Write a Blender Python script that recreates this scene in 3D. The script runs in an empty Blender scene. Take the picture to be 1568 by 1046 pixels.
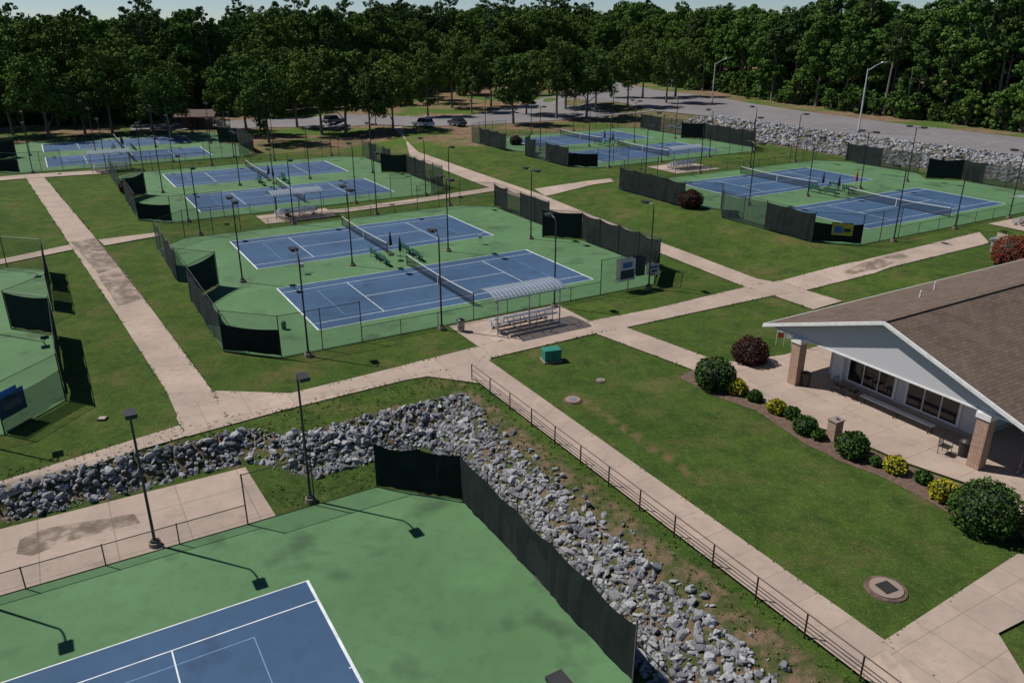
import bpy, bmesh, math, random
import numpy as np
from mathutils import Vector, Matrix, noise as mnoise
random.seed(7); rng=np.random.default_rng(7)
scene=bpy.context.scene
# ------------------------------------------------------------------ frame
H=20.2; F=1220.0; TH=math.radians(21.8); cT,sT=math.cos(TH),math.sin(TH)
ANG=math.radians(30.3); cA,sA=math.cos(ANG),math.sin(ANG); OX,OY=-19.2,62.0
def ST(s,t,z=0.0): return (OX+s*cA+t*sA, OY+s*sA-t*cA, z)
def toST(x,y): dx,dy=x-OX,y-OY; return dx*cA+dy*sA, dx*sA-dy*cA
def sm(a): a=np.clip(a,0,1); return a*a*(3-2*a)
ZL=-1.3
def terr(x,y):
    x=np.asarray(x,float); y=np.asarray(y,float)
    dx,dy=x-OX,y-OY; s=dx*cA+dy*sA; t=dx*sA-dy*cA
    w=sm((s+8.5)/3); t1=22.9+w*1.9; t2=24.7+w*3.3
    z=ZL*np.minimum(sm((t-t1)/(t2-t1)), sm((4.6-s)/4.2))
    z=z+1.0*sm((s-37)/9)*sm((38-t)/10)
    z=z+1.5*sm((s-93)/12)*sm((t+150)/60)
    z=z+4.5*sm((y-230)/160)
    return z
def G(px,py):
    """ground survey: bearing -> point on the real terrain"""
    v=py-522.7; down=F*sT+v*cT; fwd=F*cT-v*sT
    z=0.0
    for i in range(24):
        h=H-z; x=(px-784)*h/down; y=fwd*h/down
        z=0.5*z+0.5*float(terr(x,y)) if i<23 else float(terr(x,y))
    return (x,y,z)
# ------------------------------------------------------------------ materials
def nodes(name):
    m=bpy.data.materials.new(name); m.use_nodes=True
    nt=m.node_tree; b=nt.nodes['Principled BSDF']
    return m,nt,b
def mixc(nt,fac,a,b):
    n=nt.nodes.new('ShaderNodeMix'); n.data_type='RGBA'
    if isinstance(fac,(int,float)): n.inputs[0].default_value=fac
    else: nt.links.new(fac,n.inputs[0])
    for i,c in ((6,a),(7,b)):
        if isinstance(c,tuple): n.inputs[i].default_value=(*c,1) if len(c)==3 else c
        else: nt.links.new(c,n.inputs[i])
    return n.outputs[2]
def noi(nt,scale,detail=3,rough=.6,vec=None):
    n=nt.nodes.new('ShaderNodeTexNoise'); n.inputs['Scale'].default_value=scale
    n.inputs['Detail'].default_value=detail; n.inputs['Roughness'].default_value=rough
    if vec is None:
        g=nt.nodes.get('GEO') or nt.nodes.new('ShaderNodeNewGeometry'); g.name='GEO'; vec=g.outputs['Position']
    nt.links.new(vec,n.inputs['Vector']); return n.outputs['Fac']
def ramp(nt,fac,p0,p1):
    n=nt.nodes.new('ShaderNodeMapRange'); n.inputs[1].default_value=p0; n.inputs[2].default_value=p1
    nt.links.new(fac,n.inputs[0]); return n.outputs[0]
def mth(nt,op,a,b=None):
    n=nt.nodes.new('ShaderNodeMath'); n.operation=op
    for i,c in enumerate((a,b)):
        if c is None: continue
        if isinstance(c,(int,float)): n.inputs[i].default_value=c
        else: nt.links.new(c,n.inputs[i])
    return n.outputs[0]
def bump(nt,b,fac,strength,dist=.1):
    n=nt.nodes.new('ShaderNodeBump'); n.inputs['Strength'].default_value=strength; n.inputs['Distance'].default_value=dist
    nt.links.new(fac,n.inputs['Height']); nt.links.new(n.outputs[0],b.inputs['Normal'])
def attr(nt,name,out='Fac'):
    n=nt.nodes.new('ShaderNodeAttribute'); n.attribute_name=name; return n.outputs[out]
def M(name,c,c2=None,rough=.8,scale=1.0,lo=.35,hi=.65,metal=0,bs=0,bsc=20,fine=None):
    m,nt,b=nodes(name); b.inputs['Roughness'].default_value=rough; b.inputs['Metallic'].default_value=metal
    if c2 is None: c2=tuple(x*.8 for x in c)
    col=mixc(nt,ramp(nt,noi(nt,scale,2),lo,hi),c,c2)
    nt.links.new(col,b.inputs['Base Color'])
    if bs: bump(nt,b,noi(nt,bsc,3),bs)
    return m
def Malpha(name,c,alpha,rough=.6,scale=None):
    m,nt,b=nodes(name); b.inputs['Base Color'].default_value=(*c,1); b.inputs['Roughness'].default_value=rough; b.inputs['Specular IOR Level'].default_value=.2
    if scale:
        nt.links.new(mixc(nt,ramp(nt,noi(nt,scale,2),.3,.7),c,tuple(x*.55 for x in c)),b.inputs['Base Color'])
    b.inputs['Alpha'].default_value=alpha
    return m
m_dark=M('dark_bronze_metal',(.035,.033,.032),rough=.45)
m_post=M('green_black_post',(.03,.04,.036),rough=.5)
m_galv=M('galvanised_steel',(.42,.43,.44),rough=.4,metal=.6)
m_lamp=M('lamp_post_aluminium',(.6,.61,.62),rough=.5)
m_alu=M('aluminium',(.62,.63,.65),rough=.35,metal=.5)
m_chain=Malpha('chain_link_mesh',(.07,.085,.08),.16)
m_screen=Malpha('windscreen_fabric',(.014,.022,.020),1.0,.95,1.2)
m_screen2=Malpha('windscreen_fabric_faded',(.035,.05,.047),.60,.95,.8)
m_net=Malpha('net_mesh',(.02,.02,.02),.55)
m_white=M('white_paint',(.72,.72,.70),(.6,.6,.59),scale=3)
m_bay=M('worn_bay_paint',(.50,.50,.49),(.3,.3,.3),scale=1)
m_line=M('court_line_paint',(.70,.73,.74),(.50,.56,.58),scale=1.5)
m_line2=M('court_line_light_blue',(.14,.26,.44),scale=2)
m_brown=M('brown_rail_paint',(.07,.032,.024),rough=.5)
m_rubber=M('rubber',(.02,.02,.02),rough=.7)
m_glass=M('dark_glass',(.012,.014,.016),rough=.08)
m_benchg=M('green_bench_paint',(.02,.09,.06),rough=.5)
m_boxg=M('green_utility_box',(.02,.16,.12),(.03,.2,.15),rough=.5)
m_red=M('red_cloth',(.4,.03,.03)); m_tan=M('beige_plastic',(.4,.34,.27))
m_siding,nt,b=nodes('painted_siding'); b.inputs['Roughness'].default_value=.6
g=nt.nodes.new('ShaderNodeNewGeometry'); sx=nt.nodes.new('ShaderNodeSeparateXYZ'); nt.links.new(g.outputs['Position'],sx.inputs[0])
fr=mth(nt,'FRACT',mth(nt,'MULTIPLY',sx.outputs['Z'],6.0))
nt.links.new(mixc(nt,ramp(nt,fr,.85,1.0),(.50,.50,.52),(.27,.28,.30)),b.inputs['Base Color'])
def court_mat(name,c,c2,st):
    m,nt,b=nodes(name); b.inputs['Roughness'].default_value=.85; b.inputs['Specular IOR Level'].default_value=.3
    a=mixc(nt,ramp(nt,noi(nt,.12,2),.35,.7),c,c2)
    a=mixc(nt,mth(nt,'MULTIPLY',ramp(nt,noi(nt,.38,3,.5),.57,.70),.8),a,st)
    a=mixc(nt,mth(nt,'MULTIPLY',ramp(nt,noi(nt,1.4,5,.7),.45,.8),.4),a,st)
    a=mixc(nt,mth(nt,'MULTIPLY',ramp(nt,noi(nt,.25,4,.6),.56,.70),.35),a,tuple(x*1.25 for x in c2))
    a=mixc(nt,mth(nt,'MULTIPLY',ramp(nt,noi(nt,18,2),.4,.8),.14),a,(.02,.03,.03))
    nt.links.new(a,b.inputs['Base Color']); return m
m_green=court_mat('green_court_acrylic',(.076,.162,.066),(.095,.195,.086),(.042,.083,.040))
m_blue=court_mat('blue_court_acrylic',(.034,.077,.150),(.046,.098,.185),(.026,.054,.10))
m_conc,nt,b=nodes('pavement_concrete'); b.inputs['Roughness'].default_value=.9; b.inputs['Specular IOR Level'].default_value=.3
c=mixc(nt,ramp(nt,noi(nt,.35,4),.35,.7),(.43,.335,.27),(.32,.25,.205))
c=mixc(nt,mth(nt,'MULTIPLY',ramp(nt,noi(nt,2.2,5,.7),.5,.8),.5),c,(.19,.15,.12))
c=mixc(nt,mth(nt,'MULTIPLY',ramp(nt,noi(nt,.6,5,.75),.56,.70),.5),c,(.17,.135,.11))
al=mth(nt,'FRACT',attr(nt,'along')); ac=mth(nt,'FRACT',attr(nt,'across'))
j=mth(nt,'MAXIMUM',mth(nt,'LESS_THAN',al,.018),mth(nt,'LESS_THAN',ac,.018))
fl=mth(nt,'FLOOR',attr(nt,'along')); wn=nt.nodes.new('ShaderNodeTexWhiteNoise'); wn.noise_dimensions='1D'; nt.links.new(fl,wn.inputs['W'])
c=mixc(nt,mth(nt,'MULTIPLY',wn.outputs['Value'],.45),c,(.28,.22,.185))
c=mixc(nt,mth(nt,'MULTIPLY',j,.45),c,(.12,.09,.07)); nt.links.new(c,b.inputs['Base Color'])
m_stain,nt,b=nodes('dried_mud_stain'); b.inputs['Roughness'].default_value=.9; b.inputs['Base Color'].default_value=(.13,.095,.07,1)
nt.links.new(mth(nt,'MULTIPLY',ramp(nt,noi(nt,1.1,5,.7),.38,.62),.6),b.inputs['Alpha'])
m_asph,nt,b=nodes('road_asphalt'); b.inputs['Roughness'].default_value=.9
c=mixc(nt,ramp(nt,noi(nt,.08,4),.3,.7),(.145,.135,.14),(.195,.182,.182)); c=mixc(nt,mth(nt,'MULTIPLY',ramp(nt,noi(nt,1.2,4),.5,.8),.5),c,(.10,.095,.095)); nt.links.new(c,b.inputs['Base Color'])
m_rock,nt,b=nodes('riprap_stone'); b.inputs['Roughness'].default_value=.9
gg=nt.nodes.new('ShaderNodeNewGeometry')
c=mixc(nt,gg.outputs['Random Per Island'],(.115,.118,.135),(.36,.365,.375)); c=mixc(nt,mth(nt,'MULTIPLY',ramp(nt,noi(nt,6,3),.45,.75),.5),c,(.11,.11,.115)); nt.links.new(c,b.inputs['Base Color']); bump(nt,b,noi(nt,9,3),.5,.08)
# grass ground
m_grass,nt,b=nodes('ground_grass'); b.inputs['Roughness'].default_value=.95; b.inputs['Specular IOR Level'].default_value=.1
sp=nt.nodes.new('ShaderNodeSeparateColor'); nt.links.new(attr(nt,'zone','Color'),sp.inputs[0])
lit,dirt,dry=sp.outputs[0],sp.outputs[1],sp.outputs[2]
gz=nt.nodes.new('ShaderNodeNewGeometry'); mp=nt.nodes.new('ShaderNodeMapping'); mp.vector_type='TEXTURE'; mp.inputs['Rotation'].default_value[2]=ANG; nt.links.new(gz.outputs['Position'],mp.inputs[0])
sx=nt.nodes.new('ShaderNodeSeparateXYZ'); nt.links.new(mp.outputs[0],sx.inputs[0])
mow=ramp(nt,mth(nt,'SINE',mth(nt,'ADD',mth(nt,'MULTIPLY',sx.outputs['X'],3.3),mth(nt,'MULTIPLY',noi(nt,.4,1),4.0))),-1,1)
n1=noi(nt,.7,4,.65)
c=mixc(nt,ramp(nt,noi(nt,.10,3),.35,.65),(.050,.098,.015),(.090,.142,.024))
c=mixc(nt,mth(nt,'MULTIPLY',mow,.28),c,(.105,.15,.033))
c=mixc(nt,ramp(nt,n1,.42,.74),c,(.034,.064,.013))
c=mixc(nt,mth(nt,'MULTIPLY',ramp(nt,noi(nt,.28,5,.7),.51,.68),.75),c,(.155,.13,.05))
c=mixc(nt,mth(nt,'MULTIPLY',ramp(nt,noi(nt,9,3,.7),.35,.7),.65),c,(.018,.040,.009))
c=mixc(nt,mth(nt,'MULTIPLY',ramp(nt,noi(nt,3,4,.8),.50,.70),.5),c,(.13,.185,.045))
n2=mth(nt,'SUBTRACT',noi(nt,1.3,5,.7),.5)
dn=ramp(nt,mth(nt,'ADD',dry,mth(nt,'MULTIPLY',n2,1.0)),.4,.9)
c=mixc(nt,dn,c,(.18,.125,.065))
lc=mixc(nt,ramp(nt,n1,.35,.65),(.26,.17,.11),(.12,.085,.05))
lc=mixc(nt,ramp(nt,noi(nt,.07,4,.6),.45,.58),lc,(.07,.12,.022))
c=mixc(nt,ramp(nt,mth(nt,'ADD',lit,mth(nt,'MULTIPLY',mth(nt,'SUBTRACT',noi(nt,.15,3),.5),.8)),.4,.7),c,lc)
dc=mixc(nt,ramp(nt,noi(nt,1.1,5,.7),.40,.56),(.20,.135,.09),(.07,.085,.03))
c=mixc(nt,ramp(nt,mth(nt,'ADD',dirt,mth(nt,'MULTIPLY',n2,.8)),.35,.6),c,dc)
nt.links.new(c,b.inputs['Base Color']); bump(nt,b,noi(nt,14,3,.8),.8,.12)
# foliage
def leafmat(name,a,bb,hv=.35,tint=(.14,.16,.03)):
    m=bpy.data.materials.new(name); m.use_nodes=True; nt=m.node_tree; nt.nodes.remove(nt.nodes['Principled BSDF'])
    d=nt.nodes.new('ShaderNodeBsdfDiffuse'); nt.links.new(d.outputs[0],nt.nodes['Material Output'].inputs[0])
    g=nt.nodes.new('ShaderNodeNewGeometry')
    c=mixc(nt,g.outputs['Random Per Island'],a,bb)
    if hv:
        oi=nt.nodes.new('ShaderNodeObjectInfo')
        c=mixc(nt,mth(nt,'MULTIPLY',mth(nt,'POWER',oi.outputs['Random'],2.0),hv),c,tint)
        wn=nt.nodes.new('ShaderNodeTexWhiteNoise'); wn.noise_dimensions='1D'; nt.links.new(oi.outputs['Random'],wn.inputs['W'])
        c=mixc(nt,mth(nt,'MULTIPLY',wn.outputs['Value'],.45),c,(.03,.065,.025))
    nt.links.new(c,d.inputs['Color'])
    return m
m_leafA=leafmat('oak_leaves',(.055,.100,.022),(.120,.180,.046),.4)
m_leafB=leafmat('forest_leaves',(.048,.110,.022),(.118,.215,.050),.45)
m_leafP=leafmat('pine_needles',(.04,.080,.028),(.09,.145,.050),.3)
m_leafS=leafmat('shrub_leaves',(.03,.065,.016),(.07,.13,.03),0)
m_leafY=leafmat('golden_shrub_leaves',(.20,.21,.02),(.42,.38,.03),0)
m_leafR=leafmat('burgundy_shrub_leaves',(.05,.022,.024),(.10,.04,.034),0)
m_leafF=leafmat('red_flowers',(.10,.10,.03),(.40,.05,.06),0)
m_tuft=leafmat('grass_blades',(.045,.085,.015),(.10,.14,.035),0)
m_bark=M('bark',(.14,.115,.095),(.20,.175,.15),scale=3)
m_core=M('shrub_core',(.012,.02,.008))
# ------------------------------------------------------------------ mesh builder
class MB:
    def __init__(s): s.v=[];s.f=[];s.m=[];s.mats=[]
    def mi(s,mat):
        if mat not in s.mats: s.mats.append(mat)
        return s.mats.index(mat)
    def poly(s,pts,mat):
        n=len(s.v); s.v+= [tuple(p) for p in pts]; s.f.append(tuple(range(n,n+len(pts)))); s.m.append(s.mi(mat))
    def hexa(s,P,mat):
        n=len(s.v); s.v+=[tuple(p) for p in P]; k=s.mi(mat)
        for f in ((3,2,1,0),(4,5,6,7),(0,1,5,4),(1,2,6,5),(2,3,7,6),(3,0,4,7)):
            s.f.append(tuple(n+i for i in f)); s.m.append(k)
    def box(s,c,sz,mat,rz=0,taper=1.0):
        ca,sa=math.cos(rz),math.sin(rz); P=[]
        for zz,k in ((-.5,1),(.5,taper)):
            for a,b2 in ((-.5,-.5),(.5,-.5),(.5,.5),(-.5,.5)):
                x,y=a*sz[0]*k,b2*sz[1]*k; P.append((c[0]+x*ca-y*sa,c[1]+x*sa+y*ca,c[2]+zz*sz[2]))
        s.hexa(P,mat)
    def stbox(s,s0,s1,t0,t1,z0,z1,mat):
        q=[(s0,t1),(s1,t1),(s1,t0),(s0,t0)]
        s.hexa([ST(a,b2,z0) for a,b2 in q]+[ST(a,b2,z1) for a,b2 in q],mat)
    def cyl(s,p0,p1,r0,r1,mat,n=8):
        p0,p1=Vector(p0),Vector(p1); d=(p1-p0)
        if d.length<1e-6: return
        d.normalize(); a=d.orthogonal().normalized(); b2=d.cross(a); k=s.mi(mat); o=len(s.v)
        for p,r in ((p0,r0),(p1,r1)):
            for i in range(n):
                w=2*math.pi*i/n; s.v.append(tuple(p+a*(r*math.cos(w))+b2*(r*math.sin(w))))
        for i in range(n):
            s.f.append((o+i,o+(i+1)%n,o+n+(i+1)%n,o+n+i)); s.m.append(k)
        s.f.append(tuple(o+n+i for i in range(n))); s.m.append(k)
        s.f.append(tuple(o+n-1-i for i in range(n))); s.m.append(k)
    def bar(s,p0,p1,r,mat): s.cyl(p0,p1,r,r,mat,5)
    def mesh(s,name):
        me=bpy.data.meshes.new(name); me.from_pydata(s.v,[],s.f)
        for m in s.mats: me.materials.append(m)
        me.polygons.foreach_set('material_index',s.m); me.update(); return me
    def obj(s,name,loc=(0,0,0),rz=0,parent=None):
        o=bpy.data.objects.new(name,s.mesh(name)); scene.collection.objects.link(o); o.location=loc; o.rotation_euler[2]=rz
        if parent: o.parent=parent
        return o
def link(name,me,loc,rz=0,sc=1.0):
    o=bpy.data.objects.new(name,me); scene.collection.objects.link(o); o.location=loc; o.rotation_euler[2]=rz
    o.scale=(sc,sc,sc) if not isinstance(sc,tuple) else sc
    return o
# ------------------------------------------------------------------ terrain
xs=np.concatenate([np.linspace(-3000,-260,10),np.arange(-240,-60,4),np.arange(-60,62,.6),np.arange(62,240,3),np.linspace(260,3000,10)])
ys=np.concatenate([np.linspace(-300,0,6),np.arange(6,130,.8),np.arange(130,420,3),np.linspace(430,3500,12)])
X,Y=np.meshgrid(xs,ys); Z=terr(X,Y); S,T=toST(X,Y)
slope=(-Z/1.3)
dirt=np.where((slope>.01)&(slope<.99)&(T>20)&(S<7),1.0,0.0); dirt=np.maximum(dirt,np.exp(-((S-4.7)/.6)**2)*(T>24)*.6)
dirt=np.maximum(dirt,np.where((S>92)&(S<106)&(T>-110),.8,0))
lit=sm((Y-122-.55*np.maximum(X,0))/25); lit=np.maximum(lit,sm((S-117)/4))
dry=np.exp(-((S-9.7+.02*(T-30))/.45)**2)*sm((T-25)/4)*sm((44-T)/6)*.85
for (a,b2,r,k) in [(14.5,30,2.2,.6),(19,40,2.5,.6),(11,22.5,1.6,.6),(33,23,3,.55),(-9.3,5,.8,.6),(6,16.5,2,.55),(38,16,3,.55),(17.5,46,2,.6),(-4,17,3,.55),(44,6,3,.55),(2,19,2,.55),(41,-6,3,.55),(45,12,2.5,.6),(13,37,1.8,.5),(-13.5,-2,2,.5),(-15,12,2.5,.45)]:
    dry=np.maximum(dry,k*np.exp(-((S-a)**2+(T-b2)**2)/r**2))
ny,nx=X.shape; idx=np.arange(nx*ny).reshape(ny,nx)
fc=np.stack([idx[:-1,:-1],idx[:-1,1:],idx[1:,1:],idx[1:,:-1]],-1).reshape(-1,4)
me=bpy.data.meshes.new('ground'); me.from_pydata(np.stack([X,Y,Z],-1).reshape(-1,3).tolist(),[],fc.tolist())
ca=me.color_attributes.new('zone','FLOAT_COLOR','POINT')
ca.data.foreach_set('color',np.stack([lit,dirt,dry,np.ones_like(lit)],-1).reshape(-1).astype(np.float32))
me.polygons.foreach_set('use_smooth',[True]*len(me.polygons)); me.materials.append(m_grass)
link('ground',me,(0,0,0))
# ------------------------------------------------------------------ pavements
pcount=[0]; EDGES=[]
def strip(name,A,B,mat,slab=1.6,off=.045,worldpts=False):
    pcount[0]+=1; off+=.0035*pcount[0]
    if not worldpts: A=[G(*p) for p in A]; B=[G(*p) for p in B]
    V=[];AL=[];L=0;rows=0;NA=3
    if mat is m_conc: EDGES.extend([(A[i],A[i+1]) for i in range(len(A)-1)]+[(B[i],B[i+1]) for i in range(len(B)-1)])
    for i in range(len(A)-1):
        a0,a1,b0,b1=[Vector(q[:2]) for q in (A[i],A[i+1],B[i],B[i+1])]
        ln=((a1+b1)/2-(a0+b0)/2).length; n=max(1,int(ln/1.0))
        for k in range(n+ (1 if i==len(A)-2 else 0)):
            u=k/n; pa=a0.lerp(a1,u); pb=b0.lerp(b1,u)
            for j in range(NA+1):
                p=pa.lerp(pb,j/NA); V.append((p.x,p.y,float(terr(p.x,p.y))+off)); AL.append((L+ln*u)/slab)
            rows+=1
        L+=ln
    Fc=[]
    for r in range(rows-1):
        for j in range(NA):
            q=r*(NA+1)+j; Fc.append((q,q+1,q+NA+2,q+NA+1))
    me=bpy.data.meshes.new(name); me.from_pydata(V,[],Fc); me.materials.append(mat)
    if len(me.polygons) and me.polygons[0].normal.z<0: me.flip_normals()
    a=me.attributes.new('along','FLOAT','POINT'); a.data.foreach_set('value',AL)
    a=me.attributes.new('across','FLOAT','POINT'); a.data.foreach_set('value',[.5]*len(V))
    return link(name,me,(0,0,0))
def pad(name,P,mat,slab=2.4,off=.045,step=2.0,st=False):
    pcount[0]+=1; off+=.0035*pcount[0]
    W=[ST(*p) for p in P] if st else [G(*p) for p in P]
    bm=bmesh.new(); bm.faces.new([bm.verts.new((w[0],w[1],0)) for w in W]); bmesh.ops.triangulate(bm,faces=bm.faces[:])
    x0,x1=min(w[0] for w in W),max(w[0] for w in W); y0,y1=min(w[1] for w in W),max(w[1] for w in W)
    x=x0+step
    while x<x1: bmesh.ops.bisect_plane(bm,geom=bm.verts[:]+bm.edges[:]+bm.faces[:],plane_co=(x,0,0),plane_no=(1,0,0)); x+=step
    y=y0+step
    while y<y1: bmesh.ops.bisect_plane(bm,geom=bm.verts[:]+bm.edges[:]+bm.faces[:],plane_co=(0,y,0),plane_no=(0,1,0)); y+=step
    for v in bm.verts: v.co.z=float(terr(v.co.x,v.co.y))+off
    bmesh.ops.recalc_face_normals(bm,faces=bm.faces[:])
    if sum(f.normal.z for f in bm.faces)<0: bmesh.ops.reverse_faces(bm,faces=bm.faces[:])
    me=bpy.data.meshes.new(name); bm.to_mesh(me); bm.free(); me.materials.append(mat)
    al=[];ac=[]
    for v in me.vertices:
        s,t=toST(v.co.x,v.co.y); al.append(s/slab); ac.append(t/slab)
    a=me.attributes.new('along','FLOAT','POINT'); a.data.foreach_set('value',al)
    a=me.attributes.new('across','FLOAT','POINT'); a.data.foreach_set('value',ac)
    return link(name,me,(0,0,0))
m_mulch=M('mulch',(.16,.10,.07),(.09,.055,.04),scale=4,bs=.6)
pad('planting_bed',[(1040,578),(1062,566),(1108,586),(1118,592),(1160,614),(1250,657),(1300,674),(1380,710),(1480,744),(1575,806),(1560,828),(1500,815),(1430,772),(1350,730),(1290,708),(1230,678),(1160,630),(1090,605)],m_mulch,off=.02)
strip('footpath',[(36,268),(110,380),(168,465),(255,600),(285,668)],[(68,272),(152,372),(218,455),(325,599),(352,650)],m_conc)
strip('footpath',[(-120,778),(0,738),(275,652)],[(-120,810),(0,768),(285,669)],m_conc)
pad('footpath',[(270,640),(325,599),(445,603),(560,575),(737,530),(752,549),(735,588),(655,577),(620,583),(430,630),(350,652),(284,670)],m_conc)
strip('footpath',[(737,530),(850,505),(920,489),(1000,474),(1155,437),(1230,421),(1320,400),(1500,356)],[(752,549),(900,514),(960,502),(1060,480),(1190,452),(1270,436),(1340,419),(1515,373)],m_conc)
strip('footpath',[(955,501),(1075,545),(1140,572)],[(905,509),(1055,565),(1095,583)],m_conc)
strip('footpath',[(600,196),(640,233),(760,275),(830,299),(1020,375),(1160,428),(1200,435),(1290,462)],[(615,194),(628,240),(735,283),(800,305),(1000,384),(1140,440),(1172,449),(1245,475)],m_conc)
strip('footpath',[(818,290),(880,281),(935,274)],[(835,301),(890,288),(940,279)],m_conc)
strip('footpath',[(440,328),(530,320),(650,303),(757,287)],[(445,333),(535,325),(655,309),(765,292)],m_conc)
strip('footpath',[(-60,411),(0,398),(110,375)],[(-60,420),(0,406),(118,382)],m_conc)
strip('footpath',[(150,368),(240,357)],[(160,377),(245,362)],m_conc)
strip('footpath',[(-20,273),(38,268),(165,261)],[(-20,279),(40,274),(168,266)],m_conc)
strip('footpath',[ST(5.6,t) for t in (23.5,40,70)],[ST(7.75,t) for t in (21.0,40,70)],m_conc,worldpts=True)
pad('footpath',[(1346,988),(1558,850),(1620,860),(1620,925),(1528,972),(1600,1090),(1440,1080)],m_conc,slab=1.9)
pad('patio',[(1095,583),(1075,548),(1125,556),(1200,545),(1300,520),(1420,560),(1650,700),(1700,880),(1568,800),(1480,742),(1380,708),(1300,672),(1250,655),(1160,612),(1118,590)],m_conc)
pad('service_slab',[(-60,24.75),(-8.5,25.1),(-8.3,30.3),(-60,30.3)],m_conc,slab=3.0,st=True,off=.0)
pad('bleacher_pad',[(8.3,14.9),(17.6,14.9),(17.6,19.3),(8.3,19.6)],m_conc,st=True,off=.0)
pad('bleacher_pad',[(5,-27.5),(13,-27.5),(13,-23),(5,-23)],m_conc,st=True,off=0)
pad('bleacher_pad',[(60,-26.5),(68,-26.5),(68,-20),(60,-20)],m_conc,st=True,off=0)
pad('bleacher_pad',[(68,18.5),(76,18.5),(76,23),(68,23)],m_conc,st=True,off=0)
EDGES+= [(G(325,601),G(445,605)),(G(445,605),G(560,577)),(G(560,577),G(735,532)),(G(430,630),G(620,583)),(G(655,577),G(733,588)),(G(350,652),G(430,630)),(G(1346,988),G(1558,850)),(G(1528,972),G(1600,1090))]
pcount[0]=20
pad('mud_stain',[(25,850),(30,828),(70,810),(130,800),(205,788),(215,802),(150,818),(100,832),(50,852)],m_stain,off=.0)
pad('mud_stain',[(1290,418),(1320,404),(1375,390),(1395,392),(1350,412),(1300,422)],m_stain,off=.05)
pad('mud_stain',[(108,372),(145,366),(185,408),(150,420)],m_stain,off=.05)
pad('mud_stain',[(150,425),(190,415),(222,458),(180,470)],m_stain,off=.055)
pcount[0]=0
strip('road',[(868,112),(960,129),(1060,145),(1200,167),(1350,187),(1568,212),(1900,250)],[(880,140),(915,152),(1000,170),(1150,186),(1350,213),(1568,240),(1900,285)],m_asph,off=.10)
strip('road',[(200,192),(440,181),(560,177),(640,179),(720,177),(800,161),(880,142),(950,136)],[(200,202),(440,195),(560,192),(640,194),(720,193),(820,187),(930,178),(1000,171)],m_asph,off=.08)
mb=MB()
for px0,px1,y0,y1 in [(1080+i*52,1096+i*56,176+i*6.2,169+i*5.9) for i in range(10)]:
    a=Vector(G(px0,y0)); b2=Vector(G(px1,y1)); d=(b2-a).normalized(); n=Vector((-d.y,d.x,0))*.055
    q=[a-n,a+n,b2+n,b2-n]; mb.poly([(p.x,p.y,float(terr(p.x,p.y))+.16) for p in q],m_bay)
for i in range(14):
    a=Vector(G(460+i*27,183-i*.3)); b2=Vector(G(464+i*27,179-i*.3)); d=(b2-a).normalized(); n=Vector((-d.y,d.x,0))*.055
    q=[a-n,a+n,b2+n,b2-n]; mb.poly([(p.x,p.y,float(terr(p.x,p.y))+.15) for p in q],m_bay)
mb.obj('parking_bay_markings')
# ------------------------------------------------------------------ courts
def sheet(mb,s0,s1,t0,t1,z,mat): mb.poly([ST(s0,t1,z),ST(s1,t1,z),ST(s1,t0,z),ST(s0,t0,z)],mat)
def tennis_court(s0,t0,zb):
    mb=MB(); L=23.77; W=10.97; z=zb+.056
    sheet(mb,s0,s0+L,t0,t0+W,z,m_blue)
    z1=z+.006; z2=z+.008; w=.055
    for t in (t0,t0+W): sheet(mb,s0,s0+L,t-w/2,t+w/2,z1,m_line)
    for t in (t0+1.37,t0+W-1.37): sheet(mb,s0,s0+L,t-w/2,t+w/2,z1,m_line)
    for s in (s0,s0+L): sheet(mb,s-.06,s+.06,t0-w/2,t0+W+w/2,z2,m_line)
    for s in (s0+5.485,s0+L-5.485): sheet(mb,s-w/2,s+w/2,t0+1.37,t0+W-1.37,z2,m_line)
    sheet(mb,s0+5.485,s0+L-5.485,t0+W/2-w/2,t0+W/2+w/2,z1,m_line)
    for s in (s0,s0+L-.15): sheet(mb,s,s+.15,t0+W/2-w/2,t0+W/2+w/2,z1-.0015,m_line)
    for s in (s0+2.7,s0+L-2.7): sheet(mb,s-.02,s+.02,t0+2.2,t0+W-2.2,z1-.003,m_line2)
    for t in (t0+2.2,t0+W-2.2): sheet(mb,s0+2.7,s0+L-2.7,t-.02,t+.02,z1-.0042,m_line2)
    mb.obj('tennis_court')
    mb=MB(); sc=s0+L/2; a=t0-.91; b2=t0+W+.91
    for t in (a,b2): mb.cyl(ST(sc,t,zb),ST(sc,t,zb+1.1),.045,.045,m_dark,8)
    n=14
    for i in range(n):
        u0,u1=i/n,(i+1)/n; h=lambda u:1.07-.155*(1-(2*u-1)**2)
        ta,tb=a+(b2-a)*u0,a+(b2-a)*u1
        mb.poly([ST(sc,ta,zb+.06),ST(sc,tb,zb+.06),ST(sc,tb,zb+h(u1)-.07),ST(sc,ta,zb+h(u0)-.07)],m_net)
        mb.hexa([ST(sc+d,t,zz) for zz0 in (0,1) for d,t,zz in ((-.012,ta,zb+h(u0)-.07+.07*zz0),(.012,ta,zb+h(u0)-.07+.07*zz0),(.012,tb,zb+h(u1)-.07+.07*zz0),(-.012,tb,zb+h(u1)-.07+.07*zz0))],m_white)
    mb.stbox(sc-.02,sc+.02,t0+W/2-.03,t0+W/2+.03,zb+.06,zb+.91,m_white)
    mb.obj('tennis_net')
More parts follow.
